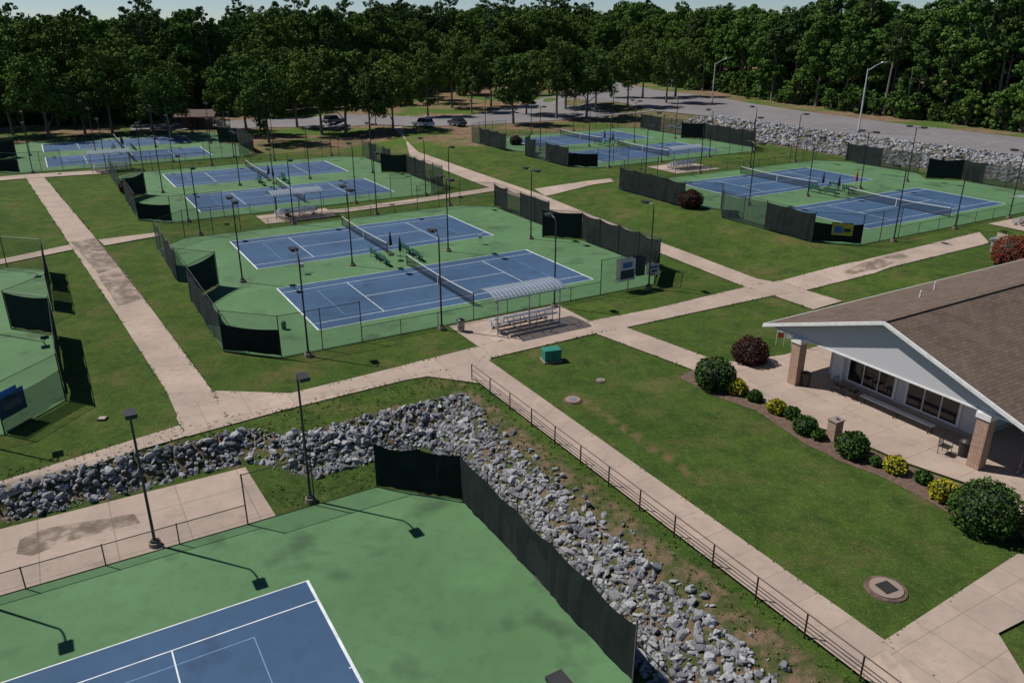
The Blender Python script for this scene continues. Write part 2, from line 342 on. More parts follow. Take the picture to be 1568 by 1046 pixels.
def fence_run(mb,p,q,zb,kind,h=2.9,bay=3.0,faded=.45):
    p,q=Vector(p),Vector(q); L=(q-p).length; n=max(1,round(L/bay)); hh=h if kind!='low' else 1.12
    P=lambda u,z: ST(*(p.lerp(q,u)),zb+z)
    for i in range(n+1): mb.cyl(P(i/n,0),P(i/n,hh+.05),.035 if hh>2 else .028,.035 if hh>2 else .028,m_post,6)
    mb.bar(P(0,hh),P(1,hh),.022,m_post); mb.bar(P(0,.1),P(1,.1),.012,m_post)
    mb.poly([P(0,.05),P(1,.05),P(1,hh),P(0,hh)],m_chain)
    if kind in ('screen','half'):
        d=(q-p).normalized(); nn=Vector((-d.y,d.x)); top=h-.12 if kind=='screen' else 2.0
        for i in range(n):
            mt=m_screen if random.random()>=faded else m_screen2
            K=8; pts=[]
            sag=random.uniform(.04,.24); blow=random.uniform(-.10,.14); bot=.2
            for k in range(K+1):
                sn=math.sin(math.pi*k/K); u=(i+k/K)/n
                o=nn*(.06+blow*sn+(random.uniform(-.03,.03) if 0<k<K else 0)); b0=p.lerp(q,u); bb=b0+o; tt=b0+nn*.05
                pts.append((ST(bb.x,bb.y,zb+bot+.07*sn*random.uniform(-1,1)),ST(bb.x,bb.y,zb+bot+(top-bot)*.5),ST(tt.x,tt.y,zb+top-sag*sn)))
            for k in range(K):
                mb.poly([pts[k][0],pts[k+1][0],pts[k+1][1],pts[k][1]],mt); mb.poly([pts[k][1],pts[k+1][1],pts[k+1][2],pts[k][2]],mt)
def side_run(mb,p,q,zb):
    p,q=Vector(p),Vector(q); L=(q-p).length; e=5.5/L
    a,b2=p.lerp(q,e),p.lerp(q,1-e)
    fence_run(mb,p,a,zb,'chain'); fence_run(mb,a,b2,zb,'low'); fence_run(mb,b2,q,zb,'chain')
def pole(s,t,zb,heads,h=7.0):
    mb=MB(); mb.cyl((0,0,0),(0,0,.25),.28,.26,m_conc,12); mb.cyl((0,0,.2),(0,0,h-.35),.07,.05,m_dark,8)
    mb.box((0,0,.32),(.3,.3,.06),m_dark)
    for sg in heads:
        dx,dy=sA*sg,-cA*sg
        pr=(0,0,h-.4)
        for k in range(1,5):
            w=k/4*math.pi/2; c=(dx*.7*(1-math.cos(w)),dy*.7*(1-math.cos(w)),h-.4+.4*math.sin(w)); mb.cyl(pr,c,.04,.04,m_dark,6); pr=c
        c=(dx*1.0,dy*1.0,h); rz=math.atan2(dy,dx)
        mb.box(c,(.68,.46,.13),m_dark,rz); mb.box((c[0],c[1],h-.10),(.6,.4,.07),m_dark,rz); mb.box((dx*.72,dy*.72,h+.02),(.2,.1,.1),m_dark,rz)
        mb.box((c[0],c[1],h-.145),(.5,.32,.02),m_galv,rz)
    x,y,_=ST(s,t); mb.obj('court_light_pole',(x,y,zb))
def pair(s0,t0,zb,sl=6.6,sr=6.6,poles=True,left_kind='screen'):
    sL=s0-sl; sR=s0+23.77+sr; tN=t0+14.6; tF=t0-21.0; tm=t0-3.2; c=3.0
    P=[(sL+c,tN),(sR-c,tN),(sR,tN-c),(sR,tm+c),(sR-2.7,tm),(sR,tm-c),(sR,tF+c),(sR-c,tF),(sL+c,tF),(sL,tF+c),(sL,tm-c),(sL+2.7,tm),(sL,tm+c),(sL,tN-c)]
    mb=MB(); mb.poly([ST(a,b2,zb+.05) for a,b2 in P],m_green); o=mb.obj('court_surround')
    if o.data.polygons[0].normal.z<0: o.data.flip_normals()
    tennis_court(s0,t0,zb); tennis_court(s0,t0-17.37,zb)
    mb=MB(); kinds=['side','half','screen','screen','chain','screen','chain','side','chain',left_kind,'chain','screen',left_kind,'half']
    for i,k in enumerate(kinds):
        p,q=P[i],P[(i+1)%14]
        if k=='side': side_run(mb,p,q,zb)
        else: fence_run(mb,p,q,zb,k,faded=(0 if i in (11,13,3) else (.85 if i in (9,12) and s0<40 else .3)))
    mb.obj('tennis_court_fence')
    if poles:
        for ds in (-2,7.6,17.1,26.3):
            pole(s0+ds,tN+.6,zb,[-1]); pole(s0+ds,tm,zb,[-1,1]); pole(s0+ds,tF-.6,zb,[1])
pair(0,0,0); pair(0,-43.6,0); pair(-14,-87,0,left_kind='chain'); pair(-46.4,3,0)
pair(55.5,2.8,1.0,9,9.2); pair(57,-43.9,1.0)
mb=MB(); PF=[(-60,30.4),(-3.3,30.4),(-.2,33.6),(-.2,46.8),(-2.9,49.8),(-.2,52.8),(-.2,66),(-60,66)]
mb.poly([ST(a,b2,ZL+.075) for a,b2 in reversed(PF)],m_green); o=mb.obj('court_surround')
if o.data.polygons[0].normal.z<0: o.data.flip_normals()
tennis_court(-32.2,35.7,ZL+.025); tennis_court(-32.2,53.1,ZL+.025)
mb=MB(); fence_run(mb,(-60,30.4),(-9.6,30.4),ZL,'low'); fence_run(mb,(-9.6,30.4),(-3.3,30.4),ZL,'chain',2.7)
fence_run(mb,(-3.3,30.4),(-.2,33.6),ZL,'screen',2.7,2.3,0); fence_run(mb,(-.2,33.6),(-.2,46.8),ZL,'screen',2.7,2.6,.0)
fence_run(mb,(-.2,46.8),(-2.9,49.8),ZL,'chain',2.7); fence_run(mb,(-2.9,49.8),(-.2,52.8),ZL,'screen',2.7); fence_run(mb,(-.2,52.8),(-.2,64),ZL,'screen',2.7)
mb.obj('tennis_court_fence')
for s,t,hd in [(-6.5,29.9,[1]),(-13.5,29.9,[1]),(-20.6,29.9,[1]),(-27.5,29.9,[1]),(-6.4,52.3,[-1])]: pole(s,t,ZL,hd)
mb=MB(); t=23.9
while t<66:
    mb.cyl(ST(5.45,t,0),ST(5.45,t,1.08),.035,.035,m_brown,6); t+=2.3
for z in (1.08,.72,.38): mb.bar(ST(5.45,23.9,z),ST(5.45,66,z),.024,m_brown)
mb.obj('handrail')
# ------------------------------------------------------------------ riprap
def ico(sub):
    bm=bmesh.new(); bmesh.ops.create_icosphere(bm,subdivisions=sub,radius=1); v=np.array([x.co[:] for x in bm.verts]); f=np.array([[q.index for q in x.verts] for x in bm.faces]); bm.free(); return v,f
IV,IF=ico(2) ; IV1,IF1=ico(1)
def rocks(name,pts,sizes,hi=True):
    V=[];Fa=[];o=0; bv,bf=(IV,IF) if hi else (IV1,IF1)
    for (x,y,z),r in zip(pts,sizes):
        v=bv.copy()
        for k in range(9 if hi else 5):
            n=rng.normal(size=3); n/=np.linalg.norm(n); d=rng.uniform(.4,.75); pr=v@n; v=v-np.outer(np.maximum(pr-d,0),n)
        v*=np.array([rng.uniform(.9,1.6),rng.uniform(.6,1.0),rng.uniform(.45,.85)])*r
        a=Matrix.Rotation(rng.uniform(0,6.3),3,'Z')@Matrix.Rotation(rng.uniform(-.8,.8),3,'X')@Matrix.Rotation(rng.uniform(-.8,.8),3,'Y')
        v=v@np.array(a).T+np.array([x,y,z]); V.append(v); Fa.append(bf+o); o+=len(v)
    V=np.concatenate(V); Fa=np.concatenate(Fa); me=bpy.data.meshes.new(name); me.from_pydata(V.tolist(),[],Fa.tolist()); me.materials.append(m_rock); link(name,me,(0,0,0))
pts=[];sz=[]
while len(pts)<6600:
    s=rng.uniform(-36,4.6); t=rng.uniform(22.5,62)
    x,y,_=ST(s,t); z=float(terr(x,y)); k=-z/1.3
    if not(.03<k<.998): continue
    if s>0 and t>28:
        if s<.15: continue
        if s>3.5+.7*mnoise.noise((t*.35,1,0)) and random.random()<.88: continue
    r=float(np.clip(rng.lognormal(-2.0,.38),.07,.31)); pts.append((x,y,z+r*.25)); sz.append(r)
for i in range(300):
    t=rng.uniform(34,62); s=rng.uniform(.1,.8); x,y,_=ST(s,t); r=rng.uniform(.12,.24); pts.append((x,y,float(terr(x,y))+.05)); sz.append(r)
rocks('riprap_rocks',pts,sz)
pts=[];sz=[]
while len(pts)<3200:
    s=rng.uniform(93,105.5); t=rng.uniform(-62,25); x,y,_=ST(s,t); r=rng.uniform(.22,.5); pts.append((x,y,float(terr(x,y))+.08)); sz.append(r)
rocks('riprap_rocks',pts,sz,False)
# ------------------------------------------------------------------ vegetation
def leafquads(C,R,n,size,up=.5):
    k=len(C); d=rng.normal(size=(k,n,3)); d/=np.linalg.norm(d,axis=2,keepdims=True)
    rad=rng.uniform(.35,1,(k,n,1))**.6; P=(C[:,None,:]+d*rad*R[:,None,None]*np.array([1,1,.75])).reshape(-1,3)
    D=d.reshape(-1,3)
    nrm=rng.normal(size=P.shape)*.5+D*.9+np.array([0,0,up]); nrm/=np.linalg.norm(nrm,axis=1,keepdims=True)
    a=np.cross(nrm,rng.normal(size=P.shape)); a/=np.linalg.norm(a,axis=1,keepdims=True); b2=np.cross(nrm,a)
    sz=size*rng.uniform(.5,1.25,(len(P),1)); w=rng.uniform(.45,.9,(len(P),1))
    q=np.stack([P-a*sz*.5,P-b2*sz*w*.5+a*sz*.05,P+a*sz*.5,P+b2*sz*w*.5],1)
    return q.reshape(-1,3)
def add_quads(mb,q,mat):
    o=len(mb.v); mb.v+=q.tolist(); n=len(q)//4; k=mb.mi(mat)
    mb.f+=[(o+4*i,o+4*i+1,o+4*i+2,o+4*i+3) for i in range(n)]; mb.m+=[k]*n
def tree(name,Ht,R,cb,nc,nl,ls,mat,kind='oak'):
    mb=MB(); zc=(cb+Ht)/2; rz=(Ht-cb)/2
    bend=rng.uniform(-.9,.9,2); r0=.014*Ht+.06
    tp=[(bend[0]*u*u,bend[1]*u*u,u*(Ht*.86)) for u in np.linspace(0,1,7)]
    for i in range(6): mb.cyl(tp[i],tp[i+1],r0*(1-.85*i/6)*(1.25 if i==0 else 1),r0*(1-.85*(i+1)/6),m_bark,7)
    C=[];RR=[]
    nb=10 if kind=='oak' else 13
    lobes=[]
    for i in range(nb):
        th=i*2.4+rng.uniform(-.5,.5); u=(i+.5)/nb
        zz=cb+(Ht-cb)*(.15+.74*u)+rng.uniform(-.8,.8)
        prof=math.sin(math.pi*min(1,.22+.66*u))**.6
        rr=R*prof*rng.uniform(.35,.75) if u<.94 else R*.15
        lobes.append((rr*math.cos(th)+bend[0]*u,rr*math.sin(th)+bend[1]*u,zz,R*rng.uniform(.30,.54)))
    for i in range(nc):
        L=lobes[rng.integers(0,nb)]; d=rng.normal(size=3); d/=np.linalg.norm(d); q=rng.uniform(.3,1)**.5*L[3]
        C.append((L[0]+d[0]*q,L[1]+d[1]*q,L[2]+d[2]*q*.72)); RR.append(rng.uniform(.45,1.15)*R/5)
    C=np.array(C);RR=np.array(RR)
    for L in lobes:
        zt=max(cb*.6,L[2]-rng.uniform(1.5,3.2)); u=min(1,zt/(Ht*.86)); st=(bend[0]*u*u,bend[1]*u*u,zt); en=np.array(L[:3]); md=tuple(np.array(st)*.5+en*.5+np.array([0,0,.3]))
        mb.cyl(st,md,.11,.07,m_bark,5); mb.cyl(md,tuple(en),.07,.02,m_bark,5)
    add_quads(mb,leafquads(C,RR,nl,ls,.35),mat)
    return mb.mesh(name)
oaks=[tree('oak_tree',rng.uniform(13.5,16.5),rng.uniform(4.9,6.4),rng.uniform(2.6,3.8),170,64,.46,m_leafA) for i in range(6)]
tall=[tree('forest_tree',rng.uniform(18,25),rng.uniform(3.9,5.4),rng.uniform(4,7),165,60,.52,m_leafB,'tall') for i in range(6)]
pines=[tree('pine_tree',rng.uniform(20,26),rng.uniform(3.4,4.4),rng.uniform(9,12),110,56,.45,m_leafP,'tall') for i in range(3)]
bushes=[tree('undergrowth',rng.uniform(3,5.5),rng.uniform(2,2.8),.2,50,50,.42,m_leafB) for i in range(3)]
mid=[(-60,214),(20,207),(75,210),(130,206),(172,203),(235,205),(262,212),(345,199),(378,206),(412,219),(455,195),(493,206),(530,206),(567,208),(602,198),(655,178),(692,165),(722,172),(752,163),(786,190),(806,176),(852,182),(866,168),(898,182),(912,170),(936,150),(961,163),(984,150),(1020,158),(1034,148),(645,152),(590,160),(540,163),(490,166),(420,172),(360,168),(240,180),(185,180),(110,182),(50,184),(5,186),(700,145),(760,140),(820,146),(670,158),(450,172),(390,178),(320,172),(150,188),(90,192),(30,192),(215,193),(270,186)]
for i,(a,b2) in enumerate(mid):
    p=G(a,b2); k=random.uniform(.82,1.12); link('oak_tree',random.choice(oaks),(p[0],p[1],p[2]-.1),random.uniform(0,6.3),(k*random.uniform(.85,1.1),k*random.uniform(.85,1.1),k))
edge=[(-260,203),(-100,200),(0,194),(200,186),(300,176),(440,160),(560,152),(640,138),(760,122),(870,106),(960,121),(1060,138),(1200,159),(1350,178),(1568,203),(1900,238)]
ew=[G(*e) for e in edge]; eaz=np.array([math.atan2(p[0],p[1]) for p in ew]); ed=np.array([math.hypot(p[0],p[1]) for p in ew])
def instancer(name,places,me,sc=(.8,1.18)):
    mb=MB()
    for (x,y) in places:
        z=float(terr(x,y))-.1; k=random.uniform(*sc); a=random.uniform(0,6.3)
        P=[]
        for j in range(4):
            w=a+j*math.pi/2; P.append((x+k*.7071*math.cos(w),y+k*.7071*math.sin(w),z))
        mb.poly(P,m_bark)
    o=mb.obj(name); o.instance_type='FACES'; o.use_instance_faces_scale=True; o.show_instancer_for_render=False; o.show_instancer_for_viewport=False
    c=bpy.data.objects.new('tree',me); scene.collection.objects.link(c); c.parent=o
    return o
groups={i:[] for i in range(12)}
cnt=0
for az in np.arange(-.72,.74,.0075):
    e=float(np.interp(az,eaz,ed)); d=e+rng.uniform(0,3)
    while d<e+140:
        a=az+rng.uniform(-.014,.014); dd=d+rng.uniform(-2,2); x,y=dd*math.sin(a),dd*math.cos(a)
        right=az>.12
        k=rng.uniform()
        if right: gi=rng.integers(0,6) if k<.85 else 6+rng.integers(0,3)
        else: gi=rng.integers(0,6) if k<.42 else (6+rng.integers(0,3) if k<.62 else 9+rng.integers(0,3))
        if rng.uniform()<(.33 if right else .27)*d/230: groups[int(gi)].append((x,y)); cnt+=1
        d+=5.0 if d<e+32 else 15.0
for i in range(6): instancer('distant_forest',groups[i],tall[i])
for i in range(3): instancer('distant_forest',groups[6+i],pines[i])
for i in range(3): instancer('distant_forest',groups[9+i],oaks[i],(1.1,1.45))
ug=[[],[],[]]
for az in np.arange(-.72,.74,.0035):
    e=float(np.interp(az,eaz,ed)); 
    for r in range(3 if az>.1 else 2):
        dd=e+rng.uniform(-1,22); ug[rng.integers(0,3)].append((dd*math.sin(az),dd*math.cos(az)))
for i in range(3): instancer('forest_undergrowth',ug[i],bushes[i],(.35,1.5))
print('forest',cnt)
def shrub(name,p,r,mat,hz=.85,ls=.09):
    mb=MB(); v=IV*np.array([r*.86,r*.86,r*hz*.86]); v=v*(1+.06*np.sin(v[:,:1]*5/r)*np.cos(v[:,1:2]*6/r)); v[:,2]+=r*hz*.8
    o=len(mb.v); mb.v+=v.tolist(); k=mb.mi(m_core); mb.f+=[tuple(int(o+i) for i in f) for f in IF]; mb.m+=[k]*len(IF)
    n=int(1500*max(r,.5)**1.6); d=rng.normal(size=(n,3)); d/=np.linalg.norm(d,axis=1,keepdims=True)
    lump=1+.06*np.sin(d[:,:1]*7+p[0])+.05*np.cos(d[:,1:2]*9+p[1])
    C=d*lump*np.array([r,r,r*hz])*rng.uniform(.88,1.03,(n,1)); C[:,2]+=r*hz*.8; C=C[C[:,2]>0.02]
    add_quads(mb,leafquads(C,np.full(len(C),.05),2,ls*1.6,.0),mat)
    return mb.obj(name,p)
for nm,px,py,r,mt in [('round_shrub',1093,592,1.2,m_leafS),('burgundy_shrub',1147,555,1.1,m_leafR),('golden_shrub',1128,602,.58,m_leafY),('golden_shrub',1188,631,.5,m_leafY),('low_shrub',1155,613,.4,m_leafS),
    ('low_shrub',1212,640,.42,m_leafS),('green_shrub',1232,662,.62,m_leafS),('green_shrub',1303,697,.82,m_leafS),('low_shrub',1252,672,.35,m_leafS),('golden_shrub',1370,722,.52,m_leafY),('low_shrub',1413,738,.38,m_leafS),('low_shrub',1340,712,.3,m_leafS),
    ('golden_shrub',1443,763,.6,m_leafY),('low_shrub',1465,775,.35,m_leafS),('round_shrub',1505,808,1.4,m_leafS),('red_flowering_shrub',1548,408,1.7,m_leafF),('burgundy_shrub',790,222,1.0,m_leafR),('burgundy_shrub',1057,318,1.3,m_leafR),('burgundy_shrub',200,296,1.2,m_leafR),('green_shrub',1030,305,.9,m_leafS),('golden_shrub',1590,830,.7,m_leafY)]:
    shrub(nm,G(px,py),r,mt)
C=[]
while len(C)<1500:
    s=rng.uniform(-30,5.4); t=rng.uniform(21.5,60); x,y,_=ST(s,t); k=-float(terr(x,y))/1.3
    if t<28 and s<5 and -.01<k<.6 or (s>3.2 and t>24) or (-8<s<-1 and 27.5<t<30.2): C.append((x,y,float(terr(x,y))+.03))
mb=MB(); C=np.array(C); add_quads(mb,leafquads(C,rng.uniform(.07,.15,len(C)),8,.09,.4),m_tuft)
# ragged turf spilling over the pavement edges
C=[]
for a,b2 in EDGES:
    a=Vector(a[:2]); b2=Vector(b2[:2]); L=(b2-a).length
    if min(a.y,b2.y)>95: continue
    d=(b2-a).normalized(); nrm_=Vector((-d.y,d.x))
    for i in range(int(L*5)):
        u=rng.uniform(); p=a.lerp(b2,u)
        if mnoise.noise((p.x*.5,p.y*.5,3))<-.12: continue
        p=p+nrm_*rng.normal()*.06; C.append((p.x,p.y,float(terr(p.x,p.y))+.07))
C=np.array(C); add_quads(mb,leafquads(C,rng.uniform(.05,.10,len(C)),5,.09,1.2),m_tuft); mb.obj('grass_tufts')
# ------------------------------------------------------------------ clubhouse
m_brick,nt,b=nodes('brick'); b.inputs['Roughness'].default_value=.9
bt=nt.nodes.new('ShaderNodeTexBrick'); bt.inputs['Color1'].default_value=(.27,.14,.09,1); bt.inputs['Color2'].default_value=(.38,.23,.15,1); bt.inputs['Mortar'].default_value=(.45,.4,.34,1); bt.inputs['Scale'].default_value=4.5; bt.inputs['Mortar Size'].default_value=.02
g=nt.nodes.new('ShaderNodeNewGeometry'); sx=nt.nodes.new('ShaderNodeSeparateXYZ'); cb_=nt.nodes.new('ShaderNodeCombineXYZ'); nt.links.new(g.outputs['Position'],sx.inputs[0])
nt.links.new(mth(nt,'ADD',sx.outputs['X'],sx.outputs['Y']),cb_.inputs[0]); nt.links.new(sx.outputs['Z'],cb_.inputs[1]); nt.links.new(cb_.outputs[0],bt.inputs['Vector']); nt.links.new(bt.outputs['Color'],b.inputs['Base Color'])
m_roof,nt,b=nodes('roof_shingles'); b.inputs['Roughness'].default_value=.95; b.inputs['Specular IOR Level'].default_value=.15
bt=nt.nodes.new('ShaderNodeTexBrick'); bt.inputs['Color1'].default_value=(.150,.110,.088,1); bt.inputs['Color2'].default_value=(.105,.077,.060,1); bt.inputs['Mortar'].default_value=(.05,.035,.028,1); bt.inputs['Scale'].default_value=1.6; bt.inputs['Mortar Size'].default_value=.018; bt.inputs['Row Height'].default_value=.32; bt.inputs['Brick Width'].default_value=.7
g=nt.nodes.new('ShaderNodeNewGeometry'); mp=nt.nodes.new('ShaderNodeMapping'); mp.inputs['Rotation'].default_value[2]=-ANG; nt.links.new(g.outputs['Position'],mp.inputs[0]); nt.links.new(mp.outputs[0],bt.inputs['Vector'])
nt.links.new(mixc(nt,mth(nt,'MULTIPLY',ramp(nt,noi(nt,.6,4),.4,.7),.35),bt.outputs['Color'],(.18,.14,.115)),b.inputs['Base Color'])
house=bpy.data.objects.new('clubhouse',None); scene.collection.objects.link(house)
mb=MB(); s0,s1=24.4,52
mb.stbox(s0,s1,34.6,43.8,0,3.1,m_siding); mb.stbox(s0-.04,s1,34.55,43.85,0,.35,m_tan); mb.obj('walls',parent=house)
mb=MB()
tR,zR,zE,tA,tB=39.7,5.85,3.2,31.9,47.5
def slab(sa,sb,ta,za,tb,zb_,th,mat):
    mb.hexa([ST(sa,ta,za),ST(sb,ta,za),ST(sb,tb,zb_),ST(sa,tb,zb_),ST(sa,ta,za+th),ST(sb,ta,za+th),ST(sb,tb,zb_+th),ST(sa,tb,zb_+th)],mat)
slab(21.3,54,tR,zR,tA,zE,.1,m_roof); slab(21.3,54,tR,zR,tB,zE,.1,m_roof)
mb.stbox(21.25,54,tR-.13,tR+.13,zR+.07,zR+.14,m_roof)
mb.cyl(ST(30,36,4.3),ST(30,36,5.1),.06,.06,m_white,8); mb.cyl(ST(33,35,4.0),ST(33,35,4.9),.05,.05,m_white,8)
mb.obj('roof',parent=house)
mb=MB()
slab(21.18,21.30,tR,zR-.10,tA-.02,zE-.10,.19,m_white); slab(21.18,21.30,tR,zR-.10,tB+.02,zE-.10,.19,m_white)
mb.stbox(21.3,54,tA-.06,tA,zE-.1,zE+.09,m_white); mb.stbox(21.3,54,tB,tB+.06,zE-.1,zE+.09,m_white)
mb.obj('fascia',parent=house)
mb=MB(); mb.poly([ST(21.75,32.4,3.12),ST(21.75,47.0,3.12),ST(21.75,tR,5.72)],m_siding); mb.poly([ST(21.9,32.4,3.12),ST(21.9,47.0,3.12),ST(21.9,tR,5.72)],m_siding)
mb.stbox(21.7,21.98,32.3,47.1,3.04,3.12,m_white); mb.stbox(21.98,54,tA+.1,tB-.1,3.13,3.17,m_white); mb.obj('gable',parent=house)
mb=MB()
for s,t in ((21.9,34.2),(21.9,45.4),(28.5,45.4),(35,45.4)):
    mb.stbox(s-.3,s+.3,t-.3,t+.3,0,2.75,m_brick); mb.stbox(s-.36,s+.36,t-.36,t+.36,2.75,3.04,m_white)
mb.obj('columns',parent=house)
mb=MB()
for ta,tb in ((36.0,39.0),(39.8,42.8)):
    mb.stbox(s0-.09,s0-.002,ta-.1,tb+.1,.45,2.3,m_white)
    n=3
    for i in range(n):
        a=ta+(tb-ta)*i/n+.05; b3=ta+(tb-ta)*(i+1)/n-.05; mb.stbox(s0-.12,s0-.05,a,b3,.55,2.2,m_glass)
mb.stbox(s0-.08,s0-.002,34.85,35.6,.05,2.2,m_white)
mb.obj('windows',parent=house)
def bench(name,p,rz,L,mat,back=True):
    mb=MB()
    for y in (-.12,.02,.16): mb.box((0,y,.45),(L,.12,.04),mat)
    if back:
        for z in (.62,.76,.9): mb.box((0,.27,z),(L,.03,.1),mat)
    n=max(2,int(L/1.6)+1)
    for i in range(n):
        x=-L/2+.15+(L-.3)*i/(n-1); mb.box((x,-.12,.22),(.05,.05,.44),m_dark); mb.box((x,.22,.22 if not back else .45),(.05,.05,.44 if not back else .9),m_dark); mb.box((x,.04,.4),(.05,.36,.04),m_dark)
    return mb.obj(name,p,rz)
bench('long_bench',ST(23.2,40.1,.09),ANG+math.pi/2,4.4,m_white,False)
def bin_(p,mat,r=.28,h=.85,name='trash_bin'):
    mb=MB(); mb.cyl((0,0,0),(0,0,h),r*.85,r,mat,14); mb.cyl((0,0,h),(0,0,h+.06),r*1.08,r*1.08,m_dark,14); mb.cyl((0,0,h+.06),(0,0,h+.16),r*.9,r*.4,m_dark,14); mb.cyl((0,0,h*.45),(0,0,h*.5),r*.97,r*.97,m_dark,14); return mb.obj(name,p)
bin_(G(1232,592),m_dark); bin_(G(1474,700),m_rubber); bin_(G(706,508),m_tan); bin_(G(1522,386),m_galv,.4,1.0); bin_(G(440,332),m_dark); bin_(G(435,505),m_boxg,.18,.5,'water_cooler')
def chair(p,rz):
    mb=MB(); mb.box((0,0,.44),(.5,.5,.03),m_dark); 
    for x in np.linspace(-.2,.2,6): mb.bar((x,.24,.5),(x,.28,.95),.012,m_dark)
    for x in (-.22,.22):
        for y in (-.22,.22): mb.bar((x,y,0),(x,y,.44),.018,m_dark)
        mb.bar((x,-.22,.64),(x,.24,.66),.018,m_dark); mb.bar((x,-.22,.44),(x,-.22,.64),.018,m_dark); mb.bar((x,.24,.44),(x,.28,.97),.018,m_dark)
    mb.bar((-.22,.28,.97),(.22,.28,.97),.018,m_dark)
    mb.obj('patio_chair',p,rz)
for a,b2,r in ((1283,604,.5),(1303,612,2.2),(1445,697,.6)): p=G(a,b2); chair((p[0],p[1],.09),r)
pp=ST(23.6,46.9,.09); chair(pp,-1.0)
def person(p,rz):
    root=bpy.data.objects.new('seated_person',None); scene.collection.objects.link(root); root.location=p; root.rotation_euler[2]=rz
    def skin(name,V,E,R,mat,sub=1):
        me=bpy.data.meshes.new(name); me.from_pydata(V,E,[]); o=bpy.data.objects.new(name,me); scene.collection.objects.link(o); o.parent=root
        md=o.modifiers.new('s','SKIN'); md.use_smooth_shade=True
        for i,r in enumerate(R):
            d=me.skin_vertices[0].data[i]; d.radius=r if isinstance(r,tuple) else (r,r); d.use_root=(i==0)
        o.modifiers.new('u','SUBSURF').levels=sub; o.modifiers['u'].render_levels=sub; me.materials.append(mat); return o
    m_skin=M('skin',(.45,.27,.19)); m_shirt=M('shirt_cloth',(.45,.47,.5)); m_sh=M('shorts_cloth',(.03,.035,.06)); m_hair=M('hair',(.03,.02,.015))
    V=[(0,.08,.55),(0,.10,.75),(0,.11,.95),(0,.08,1.08),(.19,.08,1.04),(.25,-.02,.80),(-.19,.08,1.04),(-.25,-.02,.80)]
    skin('torso_shirt',V,[(0,1),(1,2),(2,3),(2,4),(4,5),(2,6),(6,7)],[(.16,.12),(.15,.11),(.17,.11),(.07,.07),.065,.05,.065,.05],m_shirt,2)
    V=[(0,.07,.53),(.10,.05,.52),(.13,-.22,.53),(-.10,.05,.52),(-.13,-.22,.53)]
    skin('shorts',V,[(0,1),(1,2),(0,3),(3,4)],[(.12,.11),.10,.085,.10,.085],m_sh,2)
    V=[];E=[];R=[]
    for sg in (1,-1):
        o=len(V); V+=[(.13*sg,-.18,.53),(.14*sg,-.38,.52),(.14*sg,-.42,.28),(.14*sg,-.40,.07),(.15*sg,-.54,.03)]; E+=[(o,o+1),(o+1,o+2),(o+2,o+3),(o+3,o+4)]; R+=[.075,.06,.052,.036,.032]
    skin('leg',V[:5],E[:4],R[:5],m_skin); skin('leg',V[5:],[(0,1),(1,2),(2,3),(3,4)],R[5:],m_skin)
    for sg in (1,-1):
        V=[(.25*sg,-.02,.82),(.26*sg,-.08,.72),(.20*sg,-.26,.64),(.18*sg,-.32,.62)]; E=[(0,1),(1,2),(2,3)]; R=[.042,.04,.028,.03]
        for k in range(4):
            x=(.205-.017*k)*sg; n=len(V); ln=(.062,.074,.07,.055)[k]; V+=[(x,-.36,.615),(x,-.36-ln*.6,.605),(x,-.36-ln,.585)]; E+=[(3,n),(n,n+1),(n+1,n+2)]; R+=[.009,.008,.007]
        n=len(V); V+=[(.15*sg,-.33,.615),(.14*sg,-.365,.61)]; E+=[(3,n),(n,n+1)]; R+=[.010,.008]
        skin('arm',V,E,R,m_skin)
    V=[(0,.07,1.08),(0,.05,1.16),(0,.03,1.22),(0,.03,1.30),(0,-.065,1.245),(.075,.04,1.25),(-.075,.04,1.25)]
    skin('head',V,[(0,1),(1,2),(2,3),(2,4),(2,5),(2,6)],[.055,.06,(.078,.09),(.075,.085),.018,.018,.018],m_skin,2)
    skin('hair_cap',[(0,.06,1.25),(0,.05,1.32),(0,.01,1.345)],[(0,1),(1,2)],[(.078,.075),(.082,.09),(.06,.05)],m_hair,2)
    skin('shoes',[(.14,-.40,.05),(.15,-.58,.035)],[(0,1)],[.045,.04],m_white); skin('shoes',[(-.14,-.40,.05),(-.15,-.58,.035)],[(0,1)],[.045,.04],m_white)
person((pp[0],pp[1],pp[2]),-1.0)
mb=MB(); mb.box((0,0,.55),(.6,.5,1.1),m_brick); mb.box((0,0,1.13),(.68,.58,.07),m_conc); mb.cyl((0,0,1.16),(0,0,1.3),.12,.1,m_galv,10); mb.obj('brick_drinking_fountain',G(1276,672),ANG)
mb=MB()
for i in range(5): mb.cyl((i*.5,0,0),(i*.5,0,1.0),.02,.02,m_white,6)
mb.bar((0,0,1),(2,0,1),.02,m_white)
for i in range(4): mb.box((.25+i*.5,0,.75),(.36,.02,.32),m_red if i%2==0 else m_white)
mb.obj('fence_banner',G(1188,528),-.5)
mb=MB(); mb.box((0,0,.06),(1.25,.95,.12),m_conc); mb.box((0,0,.45),(1.1,.75,.66),m_boxg); mb.box((0,0,.81),(1.16,.82,.07),m_boxg,0,.95); mb.box((0,-.39,.45),(.03,.02,.5),m_dark); mb.obj('utility_box',G(844,552),.3)
